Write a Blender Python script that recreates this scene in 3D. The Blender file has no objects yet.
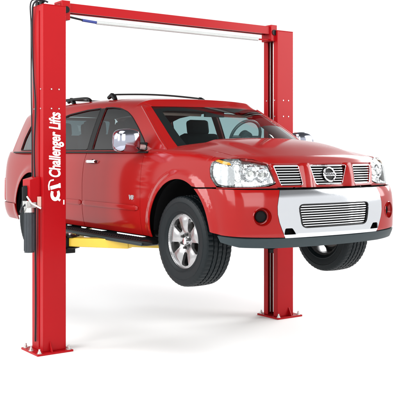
import bpy, bmesh, math, random
from mathutils import Vector, Matrix, geometry
random.seed(4)
R = math.radians
S = bpy.context.scene
COL = S.collection
LIFT_Z = 0.72            # height of the raised car's datum above the floor

# ------------------------------------------------------------------ materials
def nodes(name):
    m = bpy.data.materials.new(name); m.use_nodes = True
    nt = m.node_tree
    return m, nt, nt.nodes['Principled BSDF']

def mat(name, col, rough=.5, metal=0., coat=0., coat_ior=1.5, coat_r=.03, spec=.5, noise=0., nscale=8., bump=0., bscale=60, rvar=0., bdist=.002):
    m, nt, b = nodes(name)
    b.inputs['Base Color'].default_value = (*col, 1)
    b.inputs['Roughness'].default_value = rough
    b.inputs['Metallic'].default_value = metal
    b.inputs['Coat Weight'].default_value = coat
    b.inputs['Coat IOR'].default_value = coat_ior
    b.inputs['Coat Roughness'].default_value = coat_r
    b.inputs['Specular IOR Level'].default_value = spec
    tc = nt.nodes.new('ShaderNodeTexCoord')
    if noise or rvar:
        n = nt.nodes.new('ShaderNodeTexNoise'); n.inputs['Scale'].default_value = nscale; n.inputs['Detail'].default_value = 5
        nt.links.new(tc.outputs['Object'], n.inputs['Vector'])
        if noise:
            mx = nt.nodes.new('ShaderNodeMix'); mx.data_type = 'RGBA'
            mx.inputs['A'].default_value = (*[c*(1-noise) for c in col], 1)
            mx.inputs['B'].default_value = (*[min(1, c*(1+noise)) for c in col], 1)
            nt.links.new(n.outputs['Fac'], mx.inputs['Factor'])
            nt.links.new(mx.outputs['Result'], b.inputs['Base Color'])
        if rvar:
            mr = nt.nodes.new('ShaderNodeMapRange')
            mr.inputs['To Min'].default_value = max(0, rough-rvar); mr.inputs['To Max'].default_value = rough+rvar
            nt.links.new(n.outputs['Fac'], mr.inputs['Value']); nt.links.new(mr.outputs['Result'], b.inputs['Roughness'])
    if bump:
        n2 = nt.nodes.new('ShaderNodeTexNoise'); n2.inputs['Scale'].default_value = bscale; n2.inputs['Detail'].default_value = 3
        nt.links.new(tc.outputs['Object'], n2.inputs['Vector'])
        bp = nt.nodes.new('ShaderNodeBump'); bp.inputs['Strength'].default_value = bump; bp.inputs['Distance'].default_value = bdist
        nt.links.new(n2.outputs['Fac'], bp.inputs['Height']); nt.links.new(bp.outputs['Normal'], b.inputs['Normal'])
    return m

def glass(name, tint, ior=1.6, extra=0., rough=.0):
    m = bpy.data.materials.new(name); m.use_nodes = True
    nt = m.node_tree; nt.nodes.clear()
    out = nt.nodes.new('ShaderNodeOutputMaterial')
    tr = nt.nodes.new('ShaderNodeBsdfTransparent'); tr.inputs['Color'].default_value = (*tint, 1)
    gl = nt.nodes.new('ShaderNodeBsdfGlossy'); gl.inputs['Roughness'].default_value = rough
    fr = nt.nodes.new('ShaderNodeFresnel'); fr.inputs['IOR'].default_value = ior
    ad = nt.nodes.new('ShaderNodeMath'); ad.operation = 'ADD'; ad.use_clamp = True; ad.inputs[1].default_value = extra
    mx = nt.nodes.new('ShaderNodeMixShader')
    ge = nt.nodes.new('ShaderNodeNewGeometry'); iv = nt.nodes.new('ShaderNodeMath'); iv.operation = 'SUBTRACT'; iv.inputs[0].default_value = 1
    mu = nt.nodes.new('ShaderNodeMath'); mu.operation = 'MULTIPLY'
    nt.links.new(ge.outputs['Backfacing'], iv.inputs[1]); nt.links.new(iv.outputs[0], mu.inputs[1])
    nt.links.new(fr.outputs[0], ad.inputs[0]); nt.links.new(ad.outputs[0], mu.inputs[0]); nt.links.new(mu.outputs[0], mx.inputs[0])
    nt.links.new(tr.outputs[0], mx.inputs[1]); nt.links.new(gl.outputs[0], mx.inputs[2])
    nt.links.new(mx.outputs[0], out.inputs[0])
    return m

PAINT = mat('red_paint', (.245, .0022, .0018), .45, coat=.85, coat_ior=1.43, coat_r=.11, spec=.05, noise=.04, nscale=900)
POSTRED = mat('red_powder_coat', (.33, .002, .005), .45, coat=.2, coat_ior=1.35, coat_r=.2, spec=.12, noise=.05, nscale=3, bump=.12, bscale=90)
CHROME = mat('chrome', (.86, .87, .89), .07, 1.0, rvar=.02, nscale=5)
DCHROME = mat('mirror_chrome', (.42, .44, .52), .12, 1.0)
SATIN = mat('bumper_silver', (.63, .65, .68), .09, .92, coat=.3, rvar=.03, nscale=4)
ALLOY = mat('alloy', (.42, .42, .425), .26, .9, noise=.06, nscale=30, bump=.05, bscale=200)
STEEL = mat('zinc_steel', (.62, .62, .60), .35, .9, noise=.1, nscale=60)
BLACK = mat('black_plastic', (.004, .004, .0045), .42, spec=.18, noise=.2, nscale=40, bump=.1, bscale=150)
DARK = mat('dark_cavity', (.003, .003, .0035), .8, spec=.1)
GREYPL = mat('slate_plastic', (.020, .031, .035), .5, spec=.25, noise=.12, nscale=30, bump=.15, bscale=250)
RUBBER = mat('rubber', (.0035, .0065, .008), .5, spec=.2, noise=.25, nscale=25, bump=.25, bscale=120)
HOSE = mat('hose_rubber', (.008, .009, .012), .4, spec=.3, noise=.2, nscale=40)
BADGEM = mat('badge_silver', (.38, .38, .39), .3, .4)
DARKST = mat('dark_steel', (.10, .10, .10), .3, .9)
YEL = mat('yellow_powder_coat', (.60, .40, .03), .38, coat=.4, noise=.06, nscale=12, bump=.1)
WHITE = mat('white_vinyl', (.88, .87, .84), .45)
CREAM = mat('beige_trim', (.58, .36, .31), .7, noise=.05)
SEATM = mat('seat_cloth', (.008, .011, .012), .8, spec=.1, noise=.2, nscale=30, bump=.2, bscale=300)
DASHM = mat('dash_vinyl', (.006, .008, .009), .6, spec=.1, bump=.2, bscale=300)
PADM = mat('grey_pad', (.44, .46, .45), .6, noise=.1, nscale=10, bump=.2)
BLUE = mat('blue_sleeve', (.03, .05, .22), .5)
AMBER = mat('amber_lens', (.60, .27, .02), .12, coat=1)
REDLENS = mat('red_lens', (.42, .008, .01), .12, coat=1)
LENSIN = mat('reflector', (.56, .57, .58), .16, .85, bump=.9, bscale=30, bdist=.010)
DIFFL = mat('frosted_lens', (.36, .37, .38), .25, .25, coat=.5, bump=.8, bscale=30, bdist=.006)
GLW = glass('windscreen_glass', (.90, .97, .97), 1.38)
GLS = glass('side_glass', (.60, .70, .71), 1.5, .02)
GLC = glass('clear_lens', (.96, .97, .97), 1.35)
GLD = glass('privacy_glass', (.42, .48, .50), 1.6, .10)
BROWN = mat('reservoir_plastic', (.03, .036, .042), .35, spec=.4, noise=.2, nscale=20)
FLOORM = mat('white_floor', (.955, .955, .955), .75, spec=.1, noise=.004, nscale=2)

# ------------------------------------------------------------------ helpers
def link(name, bm, m, parent=None, ang=38, bevel=0., label=None):
    bm.normal_update()
    me = bpy.data.meshes.new(name); bm.to_mesh(me); bm.free()
    for mm in (m if isinstance(m, list) else [m]): me.materials.append(mm)
    o = bpy.data.objects.new(name, me); COL.objects.link(o)
    if parent: o.parent = parent
    if bevel:
        b = o.modifiers.new('edge', 'BEVEL'); b.width = bevel; b.segments = 2; b.limit_method = 'ANGLE'; b.angle_limit = R(40)
        b.harden_normals = False
    for p in me.polygons: p.use_smooth = True
    me.set_sharp_from_angle(angle=R(ang))
    if label: o['label'] = label
    return o

def empty(name, loc, label=None, cat=None):
    o = bpy.data.objects.new(name, None); COL.objects.link(o); o.location = loc
    o.empty_display_size = .2
    if label: o['label'] = label
    if cat: o['category'] = cat
    return o

def bm_(): return bmesh.new()

def box(bm, c, s, rot=None, mi=0):
    g = bmesh.ops.create_cube(bm, size=1)
    M = Matrix.Translation(c) @ (rot.to_4x4() if rot else Matrix()) @ Matrix.Diagonal((*s, 1))
    bmesh.ops.transform(bm, matrix=M, verts=g['verts'])
    if mi:
        for v in g['verts']:
            for f in v.link_faces: f.material_index = mi
    return g['verts']

def cyl(bm, a, b, r, n=20, r2=None, cap=True):
    a, b = Vector(a), Vector(b); d = b-a
    g = bmesh.ops.create_cone(bm, cap_ends=cap, segments=n, radius1=r, radius2=r if r2 is None else r2, depth=d.length)
    q = Vector((0, 0, 1)).rotation_difference(d)
    bmesh.ops.transform(bm, matrix=Matrix.Translation((a+b)/2) @ q.to_matrix().to_4x4(), verts=g['verts'])

def tube(bm, pts, r, n=12, sq=None, up=Vector((0, 0, 1))):
    """swept tube; sq=(w,h) makes the section a rounded rectangle; r may be a list"""
    pts = [Vector(p) for p in pts]; rings = []
    if not sq and abs((pts[-1]-pts[0]).normalized().z) > .6: up = Vector((1, 0, 0))
    for i, p in enumerate(pts):
        t = (pts[min(i+1, len(pts)-1)] - pts[max(i-1, 0)]).normalized()
        a = t.cross(up)
        if a.length < 1e-4: a = t.cross(Vector((0, 1, 0)))
        a.normalize(); b = a.cross(t)
        rr = r[i] if isinstance(r, (list, tuple)) else r
        ring = []
        for k in range(n):
            th = 2*math.pi*k/n
            ca, sa = math.cos(th), math.sin(th)
            if sq:
                e = .45
                x = sq[0]/2*math.copysign(abs(ca)**e, ca)*rr; y = sq[1]/2*math.copysign(abs(sa)**e, sa)*rr
            else: x, y = rr*ca, rr*sa
            ring.append(bm.verts.new(p + a*x + b*y))
        rings.append(ring)
    for i in range(len(rings)-1):
        for k in range(n):
            bm.faces.new((rings[i][k], rings[i][(k+1) % n], rings[i+1][(k+1) % n], rings[i+1][k]))
    bm.faces.new(rings[0][::-1]); bm.faces.new(rings[-1])
    bmesh.ops.recalc_face_normals(bm, faces=bm.faces[:])

def smoothpath(pts, n=6):
    pts = [Vector(p) for p in pts]; out = []
    for i in range(len(pts)-1):
        p0 = pts[max(i-1, 0)]; p1 = pts[i]; p2 = pts[i+1]; p3 = pts[min(i+2, len(pts)-1)]
        for k in range(n):
            t = k/n
            out.append(.5*((2*p1)+(-p0+p2)*t+(2*p0-5*p1+4*p2-p3)*t*t+(-p0+3*p1-3*p2+p3)*t**3))
    out.append(pts[-1]); return out

def lathe(bm, prof, axis_o, axis='y', n=96, sgn=1):
    """prof: list of (r, w); w along the axis"""
    rings = []
    for i in range(n):
        th = 2*math.pi*i/n
        rings.append([bm.verts.new(Vector(axis_o)+Vector((r*math.cos(th), sgn*w, r*math.sin(th)))) for r, w in prof])
    for i in range(n):
        A, B = rings[i], rings[(i+1) % n]
        for k in range(len(prof)-1):
            try: bm.faces.new((A[k], A[k+1], B[k+1], B[k]))
            except ValueError: pass
    bmesh.ops.remove_doubles(bm, verts=bm.verts[:], dist=1e-5)
    bmesh.ops.recalc_face_normals(bm, faces=bm.faces[:])

def lerp(x, tab):
    if x <= tab[0][0]: return tab[0][1]
    for (a, p), (b, q) in zip(tab, tab[1:]):
        if x <= b:
            return p + (q-p)*(x-a)/(b-a)
    return tab[-1][1]

class Spline1:
    """monotone cubic through a table, so surfaces read smooth"""
    def __init__(s, tab):
        s.t = sorted(tab); n = len(s.t); xs = [p[0] for p in s.t]; ys = [p[1] for p in s.t]
        d = [(ys[i+1]-ys[i])/(xs[i+1]-xs[i]) for i in range(n-1)]
        m = [d[0]]+[0 if d[i-1]*d[i] <= 0 else 2*d[i-1]*d[i]/(d[i-1]+d[i]) for i in range(1, n-1)]+[d[-1]]
        s.m = m
    def __call__(s, x):
        T = s.t
        if x <= T[0][0]: return T[0][1]+s.m[0]*(x-T[0][0])
        if x >= T[-1][0]: return T[-1][1]+s.m[-1]*(x-T[-1][0])
        for i in range(len(T)-1):
            if x <= T[i+1][0]:
                h = T[i+1][0]-T[i][0]; t = (x-T[i][0])/h
                return ((2*t**3-3*t*t+1)*T[i][1]+(t**3-2*t*t+t)*h*s.m[i]+(-2*t**3+3*t*t)*T[i+1][1]+(t**3-t*t)*h*s.m[i+1])

def sstep(a, b, x):
    t = max(0, min(1, (x-a)/(b-a))); return t*t*(3-2*t)

def inpoly(p, poly):
    x, y = p; c = False; j = len(poly)-1
    for i in range(len(poly)):
        xi, yi = poly[i]; xj, yj = poly[j]
        if (yi > y) != (yj > y) and x < (xj-xi)*(y-yi)/(yj-yi)+xi: c = not c
        j = i
    return c

def segd(p, a, b):
    ax, ay = a; bx, by = b; dx, dy = bx-ax, by-ay; L = dx*dx+dy*dy
    t = 0 if L == 0 else max(0, min(1, ((p[0]-ax)*dx+(p[1]-ay)*dy)/L))
    return math.hypot(p[0]-ax-t*dx, p[1]-ay-t*dy)

def resamp(poly, step):
    out = []
    for i in range(len(poly)):
        a, b = poly[i], poly[(i+1) % len(poly)]
        n = max(1, int(math.ceil(math.hypot(b[0]-a[0], b[1]-a[1])/step)))
        for k in range(n): out.append((a[0]+(b[0]-a[0])*k/n, a[1]+(b[1]-a[1])*k/n))
    return out

def rounded(poly, r, n=5):
    """round the corners of a polygon; r may be a list per corner"""
    out = []; N = len(poly)
    for i in range(N):
        p = Vector(poly[i]); a = Vector(poly[i-1]); b = Vector(poly[(i+1) % N])
        rr = r[i] if isinstance(r, (list, tuple)) else r
        da, db = (a-p), (b-p)
        rr = min(rr, da.length*.45, db.length*.45)
        if rr < 1e-4: out.append(tuple(p)); continue
        A = p+da.normalized()*rr; B = p+db.normalized()*rr
        for k in range(n+1):
            t = k/n; q = A*(1-t)**2+p*2*t*(1-t)+B*t*t; out.append(tuple(q))
    return out

def offset_poly(poly, d):
    """d>0 shrinks (poly of any orientation)"""
    A = sum(poly[i-1][0]*poly[i][1]-poly[i][0]*poly[i-1][1] for i in range(len(poly)))
    sg = 1 if A > 0 else -1
    out = []; N = len(poly)
    for i in range(N):
        p = Vector(poly[i]); a = (p-Vector(poly[i-1])); b = (Vector(poly[(i+1) % N])-p)
        if a.length < 1e-9: a = b
        if b.length < 1e-9: b = a
        a.normalize(); b.normalize()
        na = Vector((-a.y, a.x)); nb = Vector((-b.y, b.x)); nn = na+nb
        if nn.length < 1e-6: nn = na
        nn.normalize(); k = 1/max(.5, nn.dot(na))
        out.append(tuple(p+nn*(d*sg*k)))
    return out

def panel(bm, poly, chart, step=.03, th=.006, holes=(), out=None, sy=1, mi=0):
    """curved sheet: a 2D outline with holes, filled and mapped through chart(u,v) -> (x,y,z), given thickness th inwards"""
    P = resamp(poly, step); HS = [resamp(h, step) for h in holes]
    V = []; E = []
    for loop in [P]+HS:
        b = len(V); V += loop; E += [(b+i, b+(i+1) % len(loop)) for i in range(len(loop))]
    xs = [p[0] for p in P]; ys = [p[1] for p in P]
    segs = [(V[a], V[b]) for a, b in E]
    x0, y0 = min(xs), min(ys); nx = int((max(xs)-x0)/step)+1; ny = int((max(ys)-y0)/step)+1
    cell = {}
    for a, b in segs:
        key = (int((a[0]-x0)/step), int((a[1]-y0)/step))
        for i in (-1, 0, 1):
            for j in (-1, 0, 1): cell.setdefault((key[0]+i, key[1]+j), []).append((a, b))
    for i in range(nx+1):
        for j in range(ny+1):
            p = (x0+i*step, y0+j*step)
            if not inpoly(p, P) or any(inpoly(p, h) for h in HS): continue
            near = cell.get((i, j), [])
            if any(segd(p, a, b) < step*.42 for a, b in near): continue
            V.append(p)
    r = geometry.delaunay_2d_cdt([Vector(v) for v in V], E, [], 0, 1e-6)
    VV, FF = r[0], r[2]
    F = []
    for f in FF:
        c = (sum(VV[i].x for i in f)/len(f), sum(VV[i].y for i in f)/len(f))
        if inpoly(c, P) and not any(inpoly(c, h) for h in HS): F.append(tuple(f))
    used = sorted({i for f in F for i in f}); idx = {}
    eps = 1e-3; top = []; nrm = []
    for i in used:
        u, v = VV[i].x, VV[i].y
        p = Vector(chart(u, v))
        du = Vector(chart(u+eps, v))-Vector(chart(u-eps, v)); dv = Vector(chart(u, v+eps))-Vector(chart(u, v-eps))
        n = du.cross(dv)
        n = n.normalized() if n.length > 1e-12 else Vector((0, 0, 1))
        o = out(p) if out else (p-Vector((-1.6, 0, .7)))
        if n.dot(o) < 0: n = -n
        top.append(p); nrm.append(n); idx[i] = len(top)-1
    if sy < 0:
        top = [Vector((p.x, -p.y, p.z)) for p in top]; nrm = [Vector((n.x, -n.y, n.z)) for n in nrm]
    tv = [bm.verts.new(p) for p in top]
    bv = [bm.verts.new(p-n*th) for p, n in zip(top, nrm)]
    ec = {}
    for f in F:
        a = [idx[i] for i in f]
        n = (top[a[1]]-top[a[0]]).cross(top[a[2]]-top[a[0]])
        if n.dot(nrm[a[0]]) < 0: a = a[::-1]
        try: fa = bm.faces.new([tv[k] for k in a]); fb = bm.faces.new([bv[k] for k in a[::-1]]); fa.material_index = fb.material_index = mi
        except ValueError: continue
        for k in range(len(a)):
            e = (a[k], a[(k+1) % len(a)])
            ec[e] = 1
    for (a, b) in list(ec):
        if (b, a) not in ec:
            try: bm.faces.new((tv[b], tv[a], bv[a], bv[b])).material_index = mi
            except ValueError: pass

# ------------------------------------------------------------------ car body surface definition (car frame: +x forward, y>0 left side, z up)
# plan outline of the left half, from the front centre round to the rear centre
PLAN = smoothpath([(.945, -.15, 0), (.945, 0, 0), (.942, .2, 0), (.925, .42, 0), (.893, .62, 0), (.842, .78, 0), (.765, .905, 0), (.655, .968, 0), (.50, .985, 0), (.25, .99, 0),
                   (-.5, .988, 0), (-1.5, .99, 0), (-2.5, .988, 0), (-3.3, .975, 0), (-3.85, .948, 0), (-4.14, .90, 0), (-4.27, .80, 0), (-4.33, .6, 0), (-4.35, .3, 0), (-4.355, 0, 0), (-4.355, -.2, 0)], 10)
i0 = min(range(len(PLAN)), key=lambda i: abs(PLAN[i].x-.945)+abs(PLAN[i].y))
PLAN = PLAN[i0:]
ARC = [0.]
for a, b in zip(PLAN, PLAN[1:]): ARC.append(ARC[-1]+(b-a).length)

def plan(s):
    s = abs(s) if s < 0 else s
    lo, hi = 0, len(ARC)-2
    while lo < hi:
        m = (lo+hi+1)//2
        if ARC[m] <= s: lo = m
        else: hi = m-1
    i = lo; t = (s-ARC[i])/(ARC[i+1]-ARC[i]); t = min(t, 1.0)
    p = PLAN[i].lerp(PLAN[i+1], t)
    def tan(k): return (PLAN[min(k+1, len(PLAN)-1)]-PLAN[max(k-1, 0)]).normalized()
    T = tan(i).lerp(tan(i+1), t).normalized()
    if i == 0: T = Vector((0, 1, 0)).lerp(tan(1), t).normalized()
    return p, Vector((T.y, -T.x, 0))           # point, outward normal

def s_at_x(x):      # along the side
    for i in range(len(PLAN)-1):
        if PLAN[i].y > .7 and PLAN[i].x >= x >= PLAN[i+1].x: return ARC[i]+(ARC[i+1]-ARC[i])*(PLAN[i].x-x)/(PLAN[i].x-PLAN[i+1].x)
    return ARC[-1] if x < -4 else 0
def s_at_y(y):      # along the front
    for i in range(len(PLAN)-1):
        if PLAN[i].y <= y <= PLAN[i+1].y: return ARC[i]+(ARC[i+1]-ARC[i])*(y-PLAN[i].y)/(PLAN[i+1].y-PLAN[i].y)
    return 0

WX, WZ = 0.005, .460
WXR = -3.15
ARX, ARZ, ARR = .005, .53, .478
ARRX = -3.15
OFF_S = Spline1([(.38, -.09), (.46, -.035), (.56, -.008), (.70, .004), (.90, .004), (1.05, -.006), (1.15, -.022), (1.22, -.045), (1.30, -.075)])
OFF_F = [(.40, -.06), (.47, -.03), (.56, -.004), (.70, .0), (.80, -.005), (.87, -.014), (.915, -.030), (.936, -.042), (.943, -.078), (.96, -.084), (1.05, -.10), (1.13, -.122), (1.17, -.15), (1.22, -.21)]
ZE = Spline1([(-.9, 1.262), (-.5, 1.262), (0, 1.245), (.4, 1.205), (.65, 1.172), (.80, 1.15), (.95, 1.12)])    # height of the fender / hood edge

def side_off(s, z):
    ff = 1-sstep(.88, 1.22, s)
    o = OFF_S(z)*(1-ff) + lerp(z, OFF_F)*ff
    x = plan(s)[0].x
    for cx in (ARX, ARRX):
        r = math.hypot(x-cx, z-ARZ)
        if r < .62 and z < 1.12: o += .022*(1-sstep(ARR+.025, .575, r))
    # pressed crease along the flank
    return o

def skin(s, t):
    """left flank and nose; t is height, past the shoulder it curls onto the hood"""
    p, n = plan(s); x = p.x
    zs = (ZE(x)-.045) if x > -.7 else 9
    if t <= zs:
        q = p+n*side_off(s, t); return (q.x, q.y, t)
    RR = .045; th = min((t-zs)/RR, math.pi/2); rest = max(0, t-zs-RR*math.pi/2)
    ins = RR*math.sin(0)+RR*(1-math.cos(th))+rest
    q = p+n*(side_off(s, zs)-ins)
    return (q.x, q.y, hood_z(q.x, q.y) - RR*(1-math.sin(th)))

def hood_z(x, y):
    c = .112*sstep(1.0, .0, x)**.55*(1-min(1, (abs(y)/.93))**2.6) + .020*sstep(.60, .50, abs(y))*sstep(.85, .25, x)
    return ZE(x)+max(0, c)

HY = .80      # hood shut line

# ---- greenhouse
YG = Spline1([(1.22, .915), (1.27, .900), (1.40, .858), (1.55, .803), (1.68, .748), (1.74, .718), (1.80, .68)])
XF = Spline1([(1.20, .09), (1.26, .02), (1.37, -.19), (1.52, -.47), (1.70, -.82), (1.80, -1.03)])
BOW = Spline1([(1.25, .35), (1.70, .22), (1.80, .20)])
def corner_x(z): return XF(z)-BOW(z)
def wchart(v, z):                       # windscreen: v -1..1 across
    w = YG(z)
    return (XF(z)-BOW(z)*abs(v)**2.3, v*w, z+.0)
ZR = Spline1([(-.7, 1.735), (-.95, 1.762), (-1.3, 1.790), (-1.8, 1.812), (-2.4, 1.820), (-3.0, 1.812), (-3.6, 1.785), (-4.0, 1.750), (-4.2, 1.70)])
def roof_z(x, y): return ZR(x)+.022*(1-(y/.6)**2)
def ztop(x): return ZR(x)-.075
def gchart(x, t):                      # left side of the greenhouse, curls onto the roof above ztop
    zt = ztop(x)
    if t <= zt: return (x, YG(t)-.35*sstep(-3.2, -4.3, x)**2*.3, t)
    y0 = YG(zt)-.35*sstep(-3.2, -4.3, x)**2*.3
    k = min(1, (t-zt)/.16)
    A = Vector((y0, zt)); B = Vector((y0-.05, ZR(x)-.004)); C_ = Vector((.55, roof_z(x, .55)))
    q = A*(1-k)**2+B*2*k*(1-k)+C_*k*k
    return (x, q.x, q.y)

# ------------------------------------------------------------------ the car
car = empty('car', (0, 0, LIFT_Z), 'red SUV with silver bumper and chrome grille, raised off the floor on the lift', 'car')

def side_poly(pts): return [(s_at_x(x), z) for x, z in pts]
def arc_pts(cx, cz, r, a0, a1, n=28): return [(cx+r*math.cos(R(a0+(a1-a0)*i/n)), cz+r*math.sin(R(a0+(a1-a0)*i/n))) for i in range(n+1)]

def outside(p): return Vector((p.x+1.6 if abs(p.x+1.6) > 2.2 else 0, p.y*1.5, (p.z-.9)*.5))
XD1, XD2, XD3 = -.655, -1.835, -2.86
ROCK = .462
def both(name, fn, m, label=None, **k):
    o = []
    for sy in (-1, 1):
        bm = bm_(); fn(bm, sy); o.append(link(name, bm, m, car, **k))
    return o

def aend(zz): return math.degrees(math.asin((zz-ARZ)/ARR))
def fender(bm, sy):
    a1 = aend(ROCK); 
    a = arc_pts(ARX, ARZ, ARR, 180-a1, 60) 
    # from the door edge, along the sill, over the arch, to the headlight, up and over to the hood line
    zt = ZE(-.5)-.045+.045*math.pi/2+.115
    pts = [(s_at_x(XD1), ROCK)] + [(s_at_x(x), z) for x, z in arc_pts(ARX, ARZ, ARR, 180-a1, 62)]
    pts += [(s_at_x(.36), .935)] if False else []
    pts += [(s_at_x(x), z) for x, z in [(.30, .945), (.545, .952)]]
    pts += [(s_at_x(x), z) for x, z in [(.535, .965), (.462, 1.03), (.440, 1.10), (.445, 1.150)]]
    s1 = s_at_x(.445)
    ts = lambda s: ZE(plan(s)[0].x)-.045+.045*math.pi/2
    pts += [(s1+.0, ts(s1)+.0), (s_at_x(.60), ts(s_at_x(.60))+.03), (s_at_x(.62), ts(s_at_x(.62))+.100)]
    pts += [(s_at_x(x), ts(s_at_x(x))+.115-.0) for x in (.55, .3, .1, -.1, -.3, -.45)]
    pts += [(s_at_x(-.52), ts(s_at_x(-.52))+.05), (s_at_x(XD1), ts(s_at_x(-.6))-.035)]
    panel(bm, pts, skin, .028, .007, out=outside, sy=sy)
both('front_fender', fender, PAINT)

def hoodchart(x, y):
    # rolls down over the nose
    xe = plan(s_at_y(min(abs(y), .89)))[0].x-.118
    z = hood_z(x, y)
    if abs(y) > .56: xe -= (abs(y)-.56)*.36
    d = x-(xe-.10)
    if d > 0:
        k = min(1.2, d/.10)**2.2; z = z*(1-k)+k*lerp(abs(y), [(0, 1.153), (.58, 1.149), (.70, 1.172), (.80, 1.190)])
    return (x, y, z)
def hood_outline():
    pts = []
    ys = [-HY+.003+i*(2*HY-.006)/26 for i in range(27)]
    for y in ys:
        xe = plan(s_at_y(min(abs(y), .89)))[0].x-.118
        if abs(y) > .56: xe -= (abs(y)-.56)*.36
        pts.append((xe, y))
    for y in ys[::-1]:
        pts.append((-.01-.345*(abs(y)/.84)**2.3, y))
    return pts
bm = bm_(); panel(bm, hood_outline(), hoodchart, .032, .014, out=lambda p: Vector((0, 0, 1))); hood = link('hood', bm, PAINT, car)
# two pressed lines on the hood come from hood_z

G = .004
def door(x0, x1, arch=False):
    def f(bm, sy):
        pts = [(x0-G, ROCK), (x0-G, 1.236)]
        if arch:
            a = [(x, z) for x, z in arc_pts(ARRX, ARZ, ARR+.012, aend(ROCK), 70) ]
            a = [(x, z) for x, z in a if x > x1+G]
            pts = [(x0-G, ROCK), (x0-G, 1.236), (x1+G, 1.236), (x1+G, a[-1][1]+.0)] + a[::-1]
            pts = pts[:3]+[(x1+G, max(z for x, z in a)+.01)]+a[::-1]
        else:
            pts += [(x1+G, 1.236), (x1+G, ROCK)]
        panel(bm, [(s_at_x(x), z) for x, z in pts], skin, .035, .008, out=outside, sy=sy)
    return f
front_doors = both('front_door', door(XD1, XD2), PAINT)
rear_doors = both('rear_door', door(XD2, XD3, True), PAINT)

def quarter(bm, sy):
    a = arc_pts(ARRX, ARZ, ARR, 180-aend(.50), 56)
    a = [(x, z) for x, z in a if x < XD3-G]
    s_end = s_at_x(-3.9)+.50
    pts = [(s_at_x(XD3-G), 1.236), (s_at_x(XD3-G), a[-1][1])] + [(s_at_x(x), z) for x, z in a[::-1]]
    pts += [(s_at_x(-3.80), .62), (s_end, .62), (s_end, 1.236)]
    panel(bm, pts, skin, .035, .008, out=outside, sy=sy)
both('rear_quarter', quarter, PAINT)
# rear bumper
bm = bm_()
for sy in (-1, 1):
    panel(bm, [(s_at_x(-3.62), .615), (s_at_x(-3.58), .47), (s_at_x(-3.62), .42), (ARC[-1]-.20, .42), (ARC[-1]-.20, .615)], lambda s, t: tuple(Vector(skin(s, t))+plan(s)[1]*.018), .035, .01, out=outside, sy=sy)
link('rear_bumper', bm, PAINT, car)
# tailgate
bm = bm_(); W = .62
def gate(y, z):
    s = ARC[-1]-.2-abs(y)
    return (lerp(z, [(.6, -4.345), (1.18, -4.335), (1.27, -4.27), (1.5, -4.17), (1.74, -4.0)])+.06*(abs(y)/.7)**2, y, z)
panel(bm, rounded([(-.72, .63), (.72, .63), (.72, 1.24), (.60, 1.71), (-.60, 1.71), (-.72, 1.24)], .03), gate, .04, .02, holes=[rounded([(-.60, 1.29), (.60, 1.29), (.54, 1.68), (-.54, 1.68)], .05)], out=lambda p: Vector((-1, 0, 0)))
tg = link('tailgate', bm, PAINT, car)
bm = bm_(); panel(bm, rounded([(-.60, 1.29), (.60, 1.29), (.54, 1.68), (-.54, 1.68)], .05), lambda y, z: tuple(Vector(gate(y, z))+Vector((.008, 0, 0))), .05, .004, out=lambda p: Vector((-1, 0, 0)))
link('rear_window', bm, GLD, car)
def taill(bm, sy):
    panel(bm, rounded([(s_at_x(-3.9)+.30, .63), (s_at_x(-3.9)+.46, .63), (s_at_x(-3.9)+.46, .92), (s_at_x(-3.9)+.32, .92)], .03), lambda s, t: tuple(Vector(skin(s, t))+plan(s)[1]*.012), .03, .02, out=outside, sy=sy)
both('tail_light', taill, REDLENS)

# dark inner shell that closes the gaps behind the panels, with wheel openings
def inner(s, t):
    p, n = plan(s)
    q = p+n*(min(side_off(s, min(t, 1.2)), .0)-.055); return (q.x, q.y, t)
bm = bm_()
for sy in (-1, 1):
    out_ = [(0, .54), (s_at_x(.60), .60)] + [(s_at_x(x), z) for x, z in arc_pts(ARX, ARZ, ARR+.02, 0, 180)] + [(s_at_x(-.52), .44), (s_at_x(-2.6), .44)]
    out_ += [(s_at_x(x), z) for x, z in arc_pts(ARRX, ARZ, ARR+.02, 0, 180)] + [(s_at_x(-3.72), .46), (ARC[-1]-.2, .46), (ARC[-1]-.2, 1.20), (s_at_x(-.55), 1.225), (s_at_x(.0), 1.15), (s_at_x(.35), 1.12), (s_at_x(.42), .935), (0, .935)]
    panel(bm, out_, inner, .06, .004, out=outside, sy=sy)
# floor pan and cross pieces
box(bm, (-1.55, 0, .50), (1.9, 1.80, .06)); box(bm, (-3.1, 0, .62), (2.2, 1.1, .12)); box(bm, (-.15, 0, .64), (1.1, 1.0, .16))
link('inner_shell', bm, DARK, car)

# wheel arch liners
for sx in (ARX, ARRX):
    for sy in (-1, 1):
        bm = bm_(); n = 30; rings = []
        for i in range(n+1):
            th = R(-1+182*i/n); rings.append([bm.verts.new((sx+r*math.cos(th), sy*y, ARZ+r*math.sin(th))) for r, y in ((ARR+.002, .955), (ARR+.012, .90), (ARR+.012, .56), (ARR-.15, .52), (.02, .50))])
        for i in range(n):
            for k in range(4): bm.faces.new((rings[i][k], rings[i][k+1], rings[i+1][k+1], rings[i+1][k]))
        link('arch_liner', bm, DARK, car)

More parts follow.
